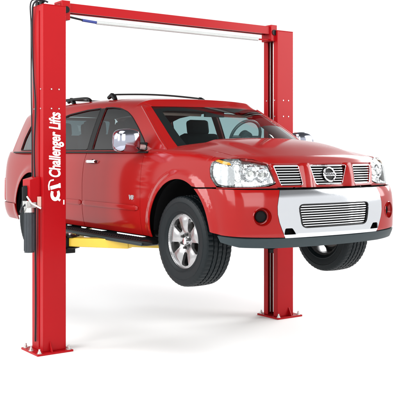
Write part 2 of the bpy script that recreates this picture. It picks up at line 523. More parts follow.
# ---- nose: bumper cover, chrome bumper, valance, grille shell
def nose(s, t): return skin(abs(s), t) if s >= 0 else (lambda q: (q[0], -q[1], q[2]))(skin(-s, t))
SC = s_at_y(.575)
def bump_edge(z): return SC + .05*math.sin((z-.57)/.36*math.pi) - .02*(1-(z-.57)/.36)    # bowed joint between chrome and red
fog_c = (s_at_y(.745), .715)
fogh = [(fog_c[0]+.078*math.cos(R(a)), fog_c[1]+.072*math.sin(R(a))) for a in range(0, 360, 15)]
def cover(bm, sy):
    zs = [.540+i*.065 for i in range(7)]
    zs[-1] = .93
    inn = [(bump_edge(z)+.004, z) for z in zs]
    out_ = [(s_at_x(.50), .938)] + [(s_at_x(x), z) for x, z in arc_pts(ARX, ARZ, ARR+.0, 57, 6, 16)] + [(s_at_x(.60), .560)]
    out_ = [(s, z) for s, z in out_ if z < .94]
    panel(bm, inn+out_, skin, .025, .008, holes=[fogh], out=outside, sy=sy)
both('bumper_end', cover, PAINT)
def chromeb():
    lo = [(s, .565) for s in (-.5, -.25, 0, .25, .5)]
    zs = [.534+i*.066 for i in range(7)]; zs[-1] = .928
    r = [(bump_edge(z), z) for z in zs]
    poly = [(-a, b) for a, b in r[::-1]] + r
    hole = rounded([(-.375, .615), (.375, .615), (.41, .805), (-.41, .805)][::1], .05)
    slots = []
    for sg in (-1, 1):
        slots.append([(sg*a, b) for a, b in rounded([(.435, .562), (.555, .562), (.545, .615), (.475, .615)], .012)])
    bm = bm_(); panel(bm, poly, nose, .022, .01, holes=[hole]+slots, out=outside)
    return hole, slots, link('chrome_bumper', bm, SATIN, car)
hole, slots, cb = chromeb()
def gface(s, t):
    p, n = plan(abs(s)); q = p+n*side_off(abs(s), t)
    return (q.x, q.y if s >= 0 else -q.y, t)
def inset(s, t, d): return tuple(Vector(nose(s, t))-(plan(abs(s))[1]*d if s >= 0 else Vector((plan(-s)[1].x, -plan(-s)[1].y, 0))*d))
# dark intake behind the bumper openings
bm = bm_(); panel(bm, [(-.62, .54), (.62, .54), (.60, .90), (-.60, .90)], lambda s, t: (nose(s, .75)[0]-.055, nose(s, .75)[1], t), .05, .004, out=outside)
link('air_intake', bm, DARK, cb)
# billet bars
bm = bm_()
for k in range(9):
    z = .629+k*.0203; h = .375+.035*(z-.615)/.19-.012
    pts = [inset(-h+2*h*i/30, z, .012) for i in range(31)]
    tube(bm, pts, 1, 8, sq=(.012, .0095))
link('billet_insert', bm, CHROME, cb)
bm = bm_()
fr = resamp(hole, .02); pts = [inset(s, t, -.002) for s, t in fr]; 
tube(bm, pts+[pts[0]], .006, 8); link('insert_frame', bm, BLACK, cb)

# valance
bm = bm_()
SV = s_at_x(.56)
poly = [(-SV, .552), (-SV+.02, .50), (-.95, .465), (-.6, .452), (0, .448), (.6, .452), (.95, .465), (SV-.02, .50), (SV, .552), (.9, .538), (.3, .526), (-.3, .526), (-.9, .538)]
def val(s, t):
    return inset(s, t, -.006+.16*max(0, (.50-t)))
panel(bm, poly, val, .03, .03, out=outside); link('front_valance', bm, GREYPL, car)

# fog lights
for sy in (-1, 1):
    p = Vector(skin(*fog_c)); n = plan(fog_c[0])[1]; p.y *= sy; n = Vector((n.x, n.y*sy, 0))
    f = empty('fog_light', (0, 0, 0)); f.parent = car
    q = n.to_track_quat('Z', 'Y').to_matrix()
    def ring(prof, name, m):
        bm = bm_(); N = 32; rs = []
        for i in range(N):
            th = 2*math.pi*i/N; rs.append([bm.verts.new(p+q@Vector((r*math.cos(th)*1.05, r*math.sin(th), w))) for r, w in prof])
        for i in range(N):
            for k in range(len(prof)-1): bm.faces.new((rs[i][k], rs[(i+1) % N][k], rs[(i+1) % N][k+1], rs[i][k+1]))
        bmesh.ops.recalc_face_normals(bm, faces=bm.faces[:])
        return link(name, bm, m, f)
    ring([(.074, .004), (.078, -.002), (.062, -.045), (.050, -.05)], 'bezel', PAINT)
    ring([(.050, -.052), (.046, -.030), (.040, -.026)], 'lamp_rim', BLACK)
    bm = bm_()
    for k in range(-3, 4):
        h = math.sqrt(max(0, .042**2-(k*.012)**2))
        a = p+q@Vector((0, 0, -.030))
        side = q@Vector((1, 0, 0)); side = Vector((0, 0, 1)).cross(n).normalized()
        tube(bm, [a+side*(-h)+Vector((0, 0, k*.012)), a+side*h+Vector((0, 0, k*.012))], .0022, 6)
    cyl(bm, p-n*.046, p-n*.042, .046, 24)
    link('lamp_lens', bm, BLACK, f)

# grille shell (red) with three openings
def rect_s(a, b, c, d, z0, z1): return [(a, z0), (b, z0), (d, z1), (c, z1)]
ZG0, ZG1 = .965, 1.132
H1 = rounded(rect_s(-.155, .155, -.222, .222, ZG0, ZG1), [.02]*4)                   # centre
H2 = rounded([(.312, ZG0), (.535, ZG0), (.596, ZG1), (.332, ZG1)], .018)           # left side (car's left)
H3 = [(-a, b) for a, b in H2]
zt0 = .951; zt1 = 1.150
poly = [(-.575, zt0), (-.3, zt0-.004), (0, zt0-.006), (.3, zt0-.004), (.575, zt0), (.640, 1.13), (.642, zt1-.008), (.3, zt1), (0, zt1), (-.3, zt1), (-.642, zt1-.008), (-.640, 1.13)]
def ginset(s, t, d):
    n = plan(abs(s))[1]; return tuple(Vector(gface(s, t))-Vector((n.x, n.y if s >= 0 else -n.y, 0))*d)
def gr(s, t):
    # the V-shaped bars between the openings stand proud of the outer bays
    b = .024*sstep(.33, .285, abs(s))*sstep(.17, .24, abs(s))
    return ginset(s, t, -b)
bm = bm_(); panel(bm, poly, gr, .02, .022, holes=[H1, H2, H3], out=outside); grille = link('grille', bm, PAINT, car)
bm = bm_()
panel(bm, [(-.60, .95), (.60, .95), (.60, 1.14), (-.60, 1.14)], lambda s, t: ginset(s, t, .040), .05, .003, out=outside); link('grille_back', bm, DARK, grille)
for H, nb in ((H1, 8), (H2, 8), (H3, 8)):
    bm = bm_()
    for k in range(nb):
        z = ZG0+.009+(ZG1-ZG0-.018)*k/(nb-1)
        # clip the bar to the opening
        xs = []
        for i in range(len(H)):
            a, b = H[i-1], H[i]
            if (a[1]-z)*(b[1]-z) < 0: xs.append(a[0]+(b[0]-a[0])*(z-a[1])/(b[1]-a[1]))
        if len(xs) < 2: continue
        a, b = min(xs)-.004, max(xs)+.004
        tube(bm, [ginset(a+(b-a)*i/14, z, .010) for i in range(15)], 1, 8, sq=(.010, .0085))
    link('grille_bar_set', bm, CHROME, grille)
    bm = bm_(); fr = resamp(H, .02); pts = [gr(s, t) for s, t in fr]; tube(bm, pts+[pts[0]], .003, 6); link('opening_trim', bm, CHROME, grille)
# round badge
bc = Vector(gr(0, 1.048)) + Vector((.004, 0, 0))
bad = empty('badge', (0, 0, 0)); bad.parent = grille
tilt = Matrix.Rotation(R(-14), 3, 'Y')
def bpnt(y, z, x=0): return bc+tilt@Vector((x, y, z))
bm = bm_(); tube(bm, [bpnt(.062*math.cos(R(a)), .060*math.sin(R(a)), .008) for a in range(0, 361, 12)], .0075, 8); link('badge_ring', bm, CHROME, bad)
bm = bm_(); cyl(bm, bpnt(0, 0, -.006), bpnt(0, 0, .003), .060, 36); link('badge_back', bm, BLACK, bad)
bm = bm_(); box(bm, bpnt(0, 0, .010), (.008, .148, .030), tilt); link('badge_bar', bm, CHROME, bad, bevel=.002)

def text(name, body, mtx, size, m, parent, ext=.0015, off=0., shear=0., sx=1., track=1.):
    cu = bpy.data.curves.new(name, 'FONT'); cu.body = body; cu.size = size; cu.extrude = ext; cu.offset = off; cu.shear = shear
    cu.align_x = 'CENTER'; cu.align_y = 'CENTER'; cu.space_character = track
    t = bpy.data.objects.new(name, cu); COL.objects.link(t)
    bpy.context.view_layer.update()
    me = bpy.data.meshes.new_from_object(t.evaluated_get(bpy.context.evaluated_depsgraph_get()))
    bpy.data.objects.remove(t); me.name = name
    me.transform(mtx @ Matrix.Diagonal((sx, 1, 1, 1)))
    me.materials.clear(); me.materials.append(m)
    o = bpy.data.objects.new(name, me); COL.objects.link(o); o.parent = parent
    return o
# faces +x : text x axis -> +y, text y axis -> z
FX = Matrix(((0, 0, 1, 0), (1, 0, 0, 0), (0, 1, 0, 0), (0, 0, 0, 1)))
text('badge_lettering', 'NISSAN', Matrix.Translation(bpnt(0, 0, .0145)) @ tilt.to_4x4() @ FX, 0.029, DARK, bad, .0006, .0003, sx=1.25)

# headlights
def HLo(s, t, d=0.): return tuple(Vector(skin(s, t))-plan(s)[1]*d)
hs0 = s_at_y(.600)
sA = s_at_x(.452)
HLP = [(hs0-.015, .985), (hs0+.08, .962), (s_at_y(.80), .953), (s_at_x(.62), .954), (s_at_x(.54), .966), (s_at_x(.468), 1.03), (s_at_x(.447), 1.10), (s_at_x(.452), 1.165), (s_at_x(.52), 1.186), (s_at_y(.88), 1.190), (s_at_y(.78), 1.182), (s_at_y(.70), 1.162), (hs0+.035, 1.138)]
HLP = rounded(HLP, .014, 3)
def lens_surf(s, t):
    # the lamp face fills the corner; no curl over the hood here
    p, n = plan(s)
    o = side_off(s, min(t, 1.15)) - max(0, t-1.15)*.9
    return tuple(Vector((p.x, p.y, t))+n*(o+.004))
for sy in (-1, 1):
    h = empty('headlight', (0, 0, 0)); h.parent = car
    bm = bm_(); panel(bm, HLP, lens_surf, .022, .004, out=outside, sy=sy); link('lens', bm, GLC, h)
    bm = bm_()
    def back(s, t):
        p, n = plan(s); q = Vector(lens_surf(s, t))-n*(.030+.035*sstep(.0, .1, min(s-hs0+.02, s_at_x(.46)-s))); return tuple(q)
    panel(bm, offset_poly(HLP, .004), back, .02, .003, out=outside, sy=sy); link('reflector', bm, LENSIN, h)
    # chrome side wall between lens and reflector
    bm = bm_(); L = resamp(HLP, .02); a = [Vector(lens_surf(*q))-plan(q[0])[1]*.004 for q in L]; b = [Vector(back(*q)) for q in L]
    va = [bm.verts.new((p.x, p.y*sy, p.z)) for p in a]; vb = [bm.verts.new((p.x, p.y*sy, p.z)) for p in b]
    for i in range(len(L)):
        j = (i+1) % len(L); bm.faces.new((va[i], va[j], vb[j], vb[i]))
    bmesh.ops.recalc_face_normals(bm, faces=bm.faces[:]); link('lamp_housing', bm, LENSIN, h)
    def onl(s, t, d):
        p = Vector(lens_surf(s, t))-plan(s)[1]*d; return Vector((p.x, p.y*sy, p.z))
    for (yy, zz, rr) in ((.70, 1.055, .052), (.815, 1.065, .060)):
        s = s_at_y(yy); n = plan(s)[1]; n = Vector((n.x*.8+.5, n.y*sy*.6, 0)).normalized(); c = onl(s, zz, .045)
        bm = bm_(); q = n.to_track_quat('Z', 'Y').to_matrix(); N = 28
        prof = [(rr*1.12, .010), (rr*1.02, .022), (rr, .016), (rr*.85, -.004), (rr*.5, -.018), (.012, -.022)]; rs = []
        for i in range(N):
            th = 2*math.pi*i/N; rs.append([bm.verts.new(c+q@Vector((r_*math.cos(th), r_*math.sin(th), w))) for r_, w in prof])
        for i in range(N):
            for k in range(len(prof)-1): bm.faces.new((rs[i][k], rs[(i+1) % N][k], rs[(i+1) % N][k+1], rs[i][k+1]))
        bmesh.ops.recalc_face_normals(bm, faces=bm.faces[:])
        link('lamp_bowl', bm, CHROME, h)
        bm = bm_(); cyl(bm, c-n*.018, c+n*.016, .012, 16); cyl(bm, c+n*.010, c+n*.018, .018, 16); link('bulb', bm, STEEL, h)
    bm = bm_()
    panel(bm, rounded([(s_at_x(.535), 1.158), (s_at_x(.475), 1.168), (s_at_x(.50), 1.182), (s_at_x(.64), 1.155), (s_at_x(.66), 1.135), (s_at_x(.60), 1.138)][::1], .006), lambda s, t: tuple(Vector(lens_surf(s, t))-plan(s)[1]*.010), .02, .006, out=outside, sy=sy); link('turn_signal', bm, AMBER, h)
    bm = bm_()
    panel(bm, rounded([(s_at_x(.60), .968), (s_at_x(.545), .98), (s_at_x(.49), 1.04), (s_at_x(.475), 1.135), (s_at_x(.60), 1.122), (s_at_x(.70), 1.12), (s_at_x(.70), .968)], .02), lambda s, t: tuple(Vector(lens_surf(s, t))-plan(s)[1]*.016), .02, .004, out=outside, sy=sy); link('side_marker', bm, DIFFL, h)

# painted lip that closes the lamp's upper edge to the hood and fender
def resampN(pts, N):
    L = [0.]
    for a, b in zip(pts, pts[1:]): L.append(L[-1]+(b-a).length)
    out = []
    for i in range(N):
        d = L[-1]*i/(N-1); k = 0
        while k < len(L)-2 and L[k+1] < d: k += 1
        out.append(pts[k].lerp(pts[k+1], min(1, (d-L[k])/max(1e-9, L[k+1]-L[k]))))
    return out
def tsx(s): return ZE(plan(s)[0].x)-.045+.045*math.pi/2
def hxe(y): return plan(s_at_y(min(abs(y), .89)))[0].x-.118-max(0, abs(y)-.56)*.36
def lamp_lip(bm, sy):
    top = [(s_at_x(.447), 1.09), (s_at_x(.450), 1.13), (s_at_x(.456), 1.16), (s_at_x(.50), 1.182), (s_at_x(.60), 1.188), (s_at_y(.88), 1.188), (s_at_y(.78), 1.180), (s_at_y(.70), 1.161), (hs0+.035, 1.137), (hs0+.005, 1.132)]
    A = resampN([Vector(lens_surf(*q))-plan(q[0])[1]*.003 for q in top], 40)
    s1 = s_at_x(.445)
    B = [Vector(skin(s1, 1.09+(tsx(s1)-1.09)*k/5)) for k in range(6)] + [Vector(skin(s_at_x(.60), tsx(s_at_x(.60))+.03)), Vector(skin(s_at_x(.62), tsx(s_at_x(.62))+.095))]
    B += [Vector(hoodchart(hxe(y)-.004, y)) for y in (.79, .76, .72, .68, .64, .60)]
    B = resampN(B, 40)
    va = [bm.verts.new((p.x, p.y*sy, p.z-.002)) for p in A]; vm = [bm.verts.new(((a.x*.55+b.x*.45), (a.y*.55+b.y*.45)*sy, a.z*.35+b.z*.65+.000)) for a, b in zip(A, B)]; vb = [bm.verts.new((p.x, p.y*sy, p.z-.003)) for p in B]
    vc = [bm.verts.new((p.x-.03, p.y*sy*.97, p.z-.03)) for p in B]
    for i in range(39):
        for X, Y in ((va, vm), (vm, vb), (vb, vc)): bm.faces.new((X[i], Y[i], Y[i+1], X[i+1]))
    bmesh.ops.recalc_face_normals(bm, faces=bm.faces[:])
both('lamp_lip', lamp_lip, PAINT)

# strip under headlight / above bumper
def filler(bm, sy):
    panel(bm, [(hs0-.03, .9415), (s_at_x(.54), .9415), (s_at_x(.545), .950), (s_at_y(.80), .950), (hs0+.05, .958), (hs0-.02, .978)], lambda s, t: tuple(Vector(skin(s, max(t, .958)))+Vector((0, 0, t-max(t, .958)))), .02, .012, out=outside, sy=sy)
both('lamp_sill', filler, PAINT)

# ---- side mouldings, running boards, handles, badge, mirrors
def molding(x0, x1):
    def f(bm, sy):
        pts = []
        for i in range(41):
            x = x0+(x1-x0)*i/40; p = Vector(skin(s_at_x(x), .715)); pts.append((p.x, sy*(p.y+.004), .715))
        rr = [.45+.55*min(1, i/2, (40-i)/2) for i in range(41)]
        tube(bm, pts, rr, 12, sq=(.022, .052))
    return f
for o_, prt in zip(both('side_moulding', molding(XD1-.03, XD2+.015), PAINT), front_doors): o_.parent = prt
for o_, prt in zip(both('side_moulding', molding(XD2-.015, XD3+.22), PAINT), rear_doors): o_.parent = prt
def rboard(bm, sy):
    pts = [(x, sy*.985, .405) for x in (-.40, -.44, -.5, -1, -1.6, -2.2, -2.58, -2.64, -2.68)]
    tube(bm, pts, [.3, .8, 1, 1, 1, 1, 1, .8, .3], 16, sq=(.20, .055))
rbs = both('running_board', rboard, BLACK)
for i, sy in enumerate((-1, 1)):
    bm = bm_()
    for k in range(46):
        box(bm, (-.55-k*.045, sy*1.0, .4345), (.02, .13, .006))
    link('step_tread', bm, RUBBER, rbs[i])
    bm = bm_(); tube(bm, [(-.47, sy*1.083, .398), (-2.62, sy*1.083, .398)], 1, 10, sq=(.012, .030)); link('step_edge_trim', bm, GREYPL, rbs[i])
    for x in (-.7, -1.5, -2.3):
        bm = bm_(); box(bm, (x, sy*.88, .42), (.06, .2, .03)); link('step_bracket', bm, DARK, rbs[i])

def handle(xc, parent, sy):
    s = s_at_x(xc); p = Vector(skin(s, 1.143)); y = p.y
    h = empty('door_handle', (0, 0, 0)); h.parent = parent
    bm = bm_(); tube(bm, [(xc+.115-.23*i/10, sy*(y+.010+.028*math.sin(math.pi*i/10)**.6), 1.148) for i in range(11)], 1, 12, sq=(.014, .030)); link('grip', bm, CHROME, h)
    bm = bm_(); cyl(bm, (xc+.0, sy*(y-.002), 1.130), (xc+.0, sy*(y+.003), 1.130), .040, 24); link('handle_recess', bm, DARK, h)
    bm = bm_(); cyl(bm, (xc-.135, sy*(y-.004), 1.146), (xc-.135, sy*(y+.006), 1.146), .014, 16); link('key_lock', bm, STEEL, h)
for i, sy in enumerate((-1, 1)):
    handle(-1.64, front_doors[i], sy); handle(-2.70, rear_doors[i], sy)
# engine badge: text x runs forward on the right side
p = Vector(skin(s_at_x(-.82), .82)); FYR = Matrix(((1, 0, 0, 0), (0, 0, -1, 0), (0, 1, 0, 0), (0, 0, 0, 1)))
text('engine_badge', 'V8', Matrix.Translation((-.82, -p.y-.003, .81)) @ FYR, .056, BADGEM, front_doors[0], .003, .003, shear=.2, sx=1.35)
# belt trims
def belt(bm, sy):
    xs = [-.60-i*(3.85-.60)/50 for i in range(51)]
    tube(bm, [(x, sy*(gchart(x, 1.247)[1]+.012+.022*1), 1.243) for x in xs], 1, 10, sq=(.035, .018))
both('belt_trim', belt, BLACK)
# shoulder that carries the door skin into the greenhouse
def shoulder(bm, sy):
    xs = [-.45-i*(4.14-.45)/70 for i in range(71)]
    rows = []
    for x in xs:
        a = Vector(skin(s_at_x(x), 1.236)); 
        g = gchart(max(x, -4.1), 1.262)
        rows.append([bm.verts.new((a.x, sy*a.y, 1.236)), bm.verts.new((x, sy*(a.y-.010), 1.246)), bm.verts.new((x, sy*(a.y*.4+g[1]*.6), 1.254)), bm.verts.new((x, sy*(g[1]-.004), 1.258)), bm.verts.new((x, sy*(g[1]-.03), 1.20))])
    for i in range(70):
        for k in range(4): bm.faces.new((rows[i][k], rows[i][k+1], rows[i+1][k+1], rows[i+1][k]))
    bmesh.ops.recalc_face_normals(bm, faces=bm.faces[:])
both('door_shoulder', shoulder, PAINT)

# ---- greenhouse
def cx_(z): return corner_x(z)
fw = [(-.675, 1.268), (XD2+.035, 1.268), (XD2+.035, 1.716), (-1.64, 1.714), (-1.46, 1.696), (-1.28, 1.652), (-1.14, 1.592), (-.97, 1.49), (-.80, 1.375)]
rw = [(XD2-.06, 1.268), (-2.80, 1.268), (-2.84, 1.50), (-2.80, 1.635), (-2.60, 1.675), (-2.2, 1.708), (XD2-.06, 1.716)]
qw = [(-2.98, 1.268), (-3.70, 1.268), (-3.68, 1.40), (-3.60, 1.58), (-3.50, 1.655), (-3.0, 1.68)]
fwr = rounded(fw, [.02, .01, .02, .05, .05, .05, .05, .05, .05]); rwr = rounded(rw, .03); qwr = rounded(qw, [.03, .03, .03, .06, .06, .03])
V0 = .76; ZH = 1.70
def head_c(v):                         # where the header meets the roof; v 0..1
    x = XF(ZH)-BOW(ZH)*v**2.3-.12
    k = (v-V0)/(1-V0)
    if k <= 0: return x, None
    return x, ztop(x)+.16*(1-k)
def frame(bm, sy):
    pts = []
    for i in range(13):
        z = 1.255+(ZH-1.255)*i/12; pts.append((cx_(z), z))
    for i in range(8):
        x, t = head_c(1-(1-V0)*i/7*.999); pts.append((x, t))
    pts += [(x, ztop(x)+.16) for x in (-1.3, -1.6, -2.0, -2.4, -2.8, -3.2, -3.6, -4.0)]
    pts += [(-4.0, 1.66), (-4.06, 1.45), (-4.13, 1.255)]
    panel(bm, pts, gchart, .035, .03, holes=[fwr, rwr, qwr], out=lambda p: Vector((0, p.y, (p.z-1.3)*.8)), sy=sy)
sf = both('side_frame', frame, PAINT)
def gl(bm, sy, poly, d=.012):
    panel(bm, offset_poly(poly, -.006), lambda x, t: tuple(Vector(gchart(x, t))-Vector((0, d, 0))), .05, .003, out=lambda p: Vector((0, p.y, 0)), sy=sy)
for i, sy in enumerate((-1, 1)):
    bm = bm_(); gl(bm, sy, fwr); link('door_window', bm, GLS, front_doors[i])
    bm = bm_(); gl(bm, sy, rwr); link('door_window', bm, GLS, rear_doors[i])
    bm = bm_(); gl(bm, sy, qwr); link('quarter_window', bm, GLD, sf[i])
    for po in (fwr, rwr, qwr):
        bm = bm_(); L = resamp(po, .03); pts = [Vector(gchart(*q)) for q in L]; pts = [Vector((p.x, sy*(p.y-.001), p.z)) for p in pts]
        tube(bm, pts+[pts[0]], .0065, 6); link('window_seal', bm, BLACK, sf[i])
    # blacked-out B pillar
    bm = bm_(); panel(bm, [(XD2+.034, 1.262), (XD2+.034, 1.712), (XD2-.059, 1.712), (XD2-.059, 1.262)], lambda x, t: tuple(Vector(gchart(x, t))+Vector((0, .003, .001))), .04, .004, out=lambda p: Vector((0, p.y, 0)), sy=sy)
    link('door_pillar', bm, BLACK, sf[i])
    # front corner pillar: rounded edge running up the windscreen
    bm = bm_(); pts = []
    for k in range(15):
        z = 1.235+(1.70-1.235)*k/14; pts.append((cx_(z)-.008, sy*(YG(z)-.009), z))
    tube(bm, pts, 1, 14, sq=(.024, .024)); link('front_pillar', bm, PAINT, sf[i])

# pillar face on the windscreen side (red), dark glass border, glass
ZW0, ZW1 = 1.270, ZH
for sg in (-1, 1):
    bm = bm_()
    L = [(sg*.90, ZW0-.03), (sg*1.0, ZW0-.03), (sg*1.0, ZW1), (sg*.90, ZW1)]
    panel(bm, L, wchart, .03, .012, out=lambda p: Vector((1, 0, .6))); link('pillar_face', bm, PAINT, sf[(sg+1)//2])
bm = bm_()
inn = rounded([(-.81, ZW0+.03), (.81, ZW0+.03), (.81, ZW1-.045), (-.81, ZW1-.045)], .03)
panel(bm, [(-.903, ZW0-.01), (.903, ZW0-.01), (.903, ZW1), (-.903, ZW1)], lambda v, z: tuple(Vector(wchart(v, z))+Vector((-.004, 0, -.003))), .04, .003, holes=[inn], out=lambda p: Vector((1, 0, .6)))
link('windscreen_border', bm, BLACK, car)
bm = bm_()
panel(bm, [(-.90, ZW0-.01), (.90, ZW0-.01), (.90, ZW1), (-.90, ZW1)], lambda v, z: tuple(Vector(wchart(v, z))+Vector((.0015, 0, .001))), .05, .0025, out=lambda p: Vector((1, 0, .6)))
link('windscreen', bm, GLW, car)
# roof
def roof_out():
    ys = [-.55+i*1.1/20 for i in range(21)]
    pts = [(head_c(min(abs(y)/.55*V0, V0*.9999))[0], y) for y in ys]
    for y in ys[::-1]: pts.append((-4.10+.06*(y/.55)**2, y))
    return pts
def roofch(x, y): return (x, y, roof_z(x, y))
bm = bm_(); panel(bm, roof_out(), roofch, .045, .03, out=lambda p: Vector((0, 0, 1))); link('roof', bm, PAINT, car)
# header: closes windscreen top to roof right across
bm = bm_(); rows = []
for i in range(61):
    v = -1+2*i/60; av = abs(v)
    A = Vector(wchart(v, ZH)); x, t = head_c(av)
    if t is None: y = .55*av/V0; C_ = Vector((x, y, roof_z(x, y)))
    else: C_ = Vector(gchart(x, t))
    if v < 0: C_.y = -C_.y
    T = (Vector(wchart(v, ZH))-Vector(wchart(v, ZH-.02))).normalized()
    B = A+T*.075*(1-.6*av**6); B.z = min(B.z, C_.z-.002) if av < .9 else B.z
    B = B.lerp((A+C_)/2, av**6)
    rows.append([bm.verts.new(A-T*.004)]+[bm.verts.new(A*(1-k)**2+B*2*k*(1-k)+C_*k*k) for k in [j/7 for j in range(8)]])
for i in range(60):
    for k in range(8): bm.faces.new((rows[i][k], rows[i][k+1], rows[i+1][k+1], rows[i+1][k]))
bmesh.ops.recalc_face_normals(bm, faces=bm.faces[:]); link('roof_header', bm, PAINT, car)
# cowl and wipers
bm = bm_(); rows = []
for i in range(41):
    y = -.86+1.72*i/40; v = abs(y)/.89
    xh = .005-.345*(abs(y)/.84)**2.3; xw = XF(1.262)-BOW(1.262)*min(1, abs(y)/(YG(1.262)))**2.3-.02
    rows.append([bm.verts.new((xh+.03, y, hood_z(xh, y)-.045)), bm.verts.new(((xh+xw)/2, y, 1.262)), bm.verts.new((xw-.03, y, 1.270)), bm.verts.new((xw-.06, y, 1.20))])
for i in range(40):
    for k in range(3): bm.faces.new((rows[i][k], rows[i+1][k], rows[i+1][k+1], rows[i][k+1]))
bmesh.ops.recalc_face_normals(bm, faces=bm.faces[:]); link('cowl', bm, BLACK, car)
def onw(v, z, d=.02): return Vector(wchart(v, z))+Vector((.8*d, 0, .6*d))
for (v0, v1, pv) in ((-.80, -.10, .0), (.02, .78, .80)):
    w = empty('wiper', (0, 0, 0)); w.parent = car
    bm = bm_(); tube(bm, [onw(v0+(v1-v0)*k/12, 1.285+.01*k/12, .012) for k in range(13)], .006, 8); link('blade', bm, BLACK, w)
    bm = bm_(); tube(bm, [onw(pv*.9, 1.258, .012), onw((pv+(v0+v1)/2)/2, 1.275, .035), onw((v0+v1)/2, 1.292, .022)], [.012, .008, .006], 8); link('wiper_arm', bm, BLACK, w)

# roof rack: rails and cross bars
rk = empty('roof_rack', (0, 0, 0)); rk.parent = car
for sy in (-1, 1):
    bm = bm_()
    pts = smoothpath([(-2.40, sy*.60, 1.828), (-2.46, sy*.60, 1.852), (-2.60, sy*.60, 1.862), (-3.2, sy*.60, 1.858), (-3.75, sy*.60, 1.82), (-3.85, sy*.60, 1.79)], 5)
    tube(bm, pts, 1, 10, sq=(.034, .030)); link('roof_rail', bm, BLACK, rk)
    for x in (-1.92, -2.9):
        bm = bm_(); tube(bm, [(x+.09, sy*.595, roof_z(x, .59)-.008), (x+.045, sy*.59, roof_z(x, .59)+.030), (x-.0, sy*.585, roof_z(x, .58)+.050), (x-.06, sy*.60, roof_z(x, .6)+.02)], [.8, 1, 1, .7], 10, sq=(.05, .045)); link('rack_foot', bm, BLACK, rk)
for x in (-1.92,):
    bm = bm_(); pts = [(x, -.60+1.2*i/16, roof_z(x, .6)+.055+.022*math.sin(math.pi*i/16)) for i in range(17)]
    tube(bm, pts, [.7]+[1]*15+[.7], 12, sq=(.050, .018)); link('cross_bar', bm, BLACK, rk)
bm = bm_(); x = -2.9; tube(bm, [(x, -.60+1.2*i/16, roof_z(x, .6)+.045) for i in range(17)], 1, 12, sq=(.050, .018)); link('cross_bar', bm, BLACK, rk)

# mirrors
for sy in (-1, 1):
    mr = empty('door_mirror', (0, 0, 0)); mr.parent = car
    bm = bm_()
    # shell: loft of rounded sections from inner to outer end
    rings = []
    SD = Spline1([(0, .060), (.10, .090), (.4, .108), (.7, .104), (.88, .085), (.96, .060), (1, .030)]); SZ = Spline1([(0, .088), (.10, .108), (.4, .114), (.7, .110), (.88, .096), (.96, .072), (1, .040)])
    secs = [(.975+.26*k/22, SD(k/22), SZ(k/22), 1.345+.006*math.sin(math.pi*k/22)) for k in range(23)]
    X0 = -.735
    for (y, dx, dz, zc) in secs:
        ring = []
        for k in range(40):
            th = 2*math.pi*k/40; ca, sa = math.cos(th), math.sin(th); e = .66
            x = math.copysign(abs(ca)**e, ca); z = math.copysign(abs(sa)**e, sa)
            x = x*dx*(1.0 if x > 0 else .55)
            ring.append(bm.verts.new((X0+x, sy*y, zc+z*dz)))
        rings.append(ring)
    for a, b in zip(rings, rings[1:]):
        for k in range(40): bm.faces.new((a[k], a[(k+1) % 40], b[(k+1) % 40], b[k]))
    bm.faces.new(rings[0][::-1]); bm.faces.new(rings[-1]); bmesh.ops.recalc_face_normals(bm, faces=bm.faces[:])
    link('mirror_shell', bm, DCHROME, mr, ang=80)
    bm = bm_(); box(bm, (X0-.052, sy*1.10, 1.35), (.012, .17, .15)); link('mirror_glass', bm, CHROME, mr, bevel=.004)
    bm = bm_(); tube(bm, [(-.76, sy*.885, 1.285), (-.75, sy*.95, 1.292), (-.74, sy*1.03, 1.300), (-.74, sy*1.12, 1.29)], [1.2, 1, .9, .6], 12, sq=(.10, .055)); link('mirror_arm', bm, STEEL, mr)
    bm = bm_(); box(bm, (-.765, sy*.885, 1.30), (.14, .02, .075), Matrix.Rotation(R(-18*sy), 3, 'X')); link('mirror_base', bm, BLACK, mr, bevel=.005)

# ---- wheels
def tyre(o_, sy, parent):
    bm = bm_(); N = 168
    half = .132
    prof = [(.238, -.105), (.243, -.120), (.262, -.131), (.268, -.136), (.272, -.136), (.277, -.133), (.31, -.139), (.335, -.141), (.338, -.1435), (.342, -.1435), (.345, -.140), (.368, -.137), (.386, -.130), (.395, -.119)]
    tr = []
    w = -.112
    grooves = (-.068, -.024, .024, .068)
    xs = [-.110, -.100, -.090]
    for g in grooves: xs += [g-.0065, g-.0055, g+.0055, g+.0065]
    xs += [.090, .100, .110]; xs.sort()
    rings = []
    ypos = sy*.835
    for i in range(N):
        th = 2*math.pi*i/N
        ring = []
        full = [(r, w_, 0) for r, w_ in prof]
        for w_ in xs:
            r = .402-.005*(w_/.11)**2
            gv = any(abs(w_-g) < .006 for g in grooves)
            if gv: r -= .010
            else:
                ph = (i + (2 if w_ > 0 else 0)) % 3
                if ph == 0 and abs(w_) > .06: r -= .006
                elif (i+1) % 3 == 0 and abs(w_) < .06: r -= .004
            full.append((r, w_, 1))
        full += [(r, -w_, 0) for r, w_ in prof[::-1]]
        for k, (r, w_, f) in enumerate(full):
            if f == 0 and r > .38 and i % 3 == 0: r -= .004
            ring.append(bm.verts.new((o_[0]+r*math.cos(th), ypos+sy*w_*-1, o_[1]+r*math.sin(th))))
        rings.append(ring)
    for i in range(N):
        A, B = rings[i], rings[(i+1) % N]
        for k in range(len(A)-1): bm.faces.new((A[k], A[k+1], B[k+1], B[k]))
    bmesh.ops.recalc_face_normals(bm, faces=bm.faces[:])
    t = link('tyre', bm, RUBBER, parent, ang=25)
    # raised ring lines on the wall
    return t
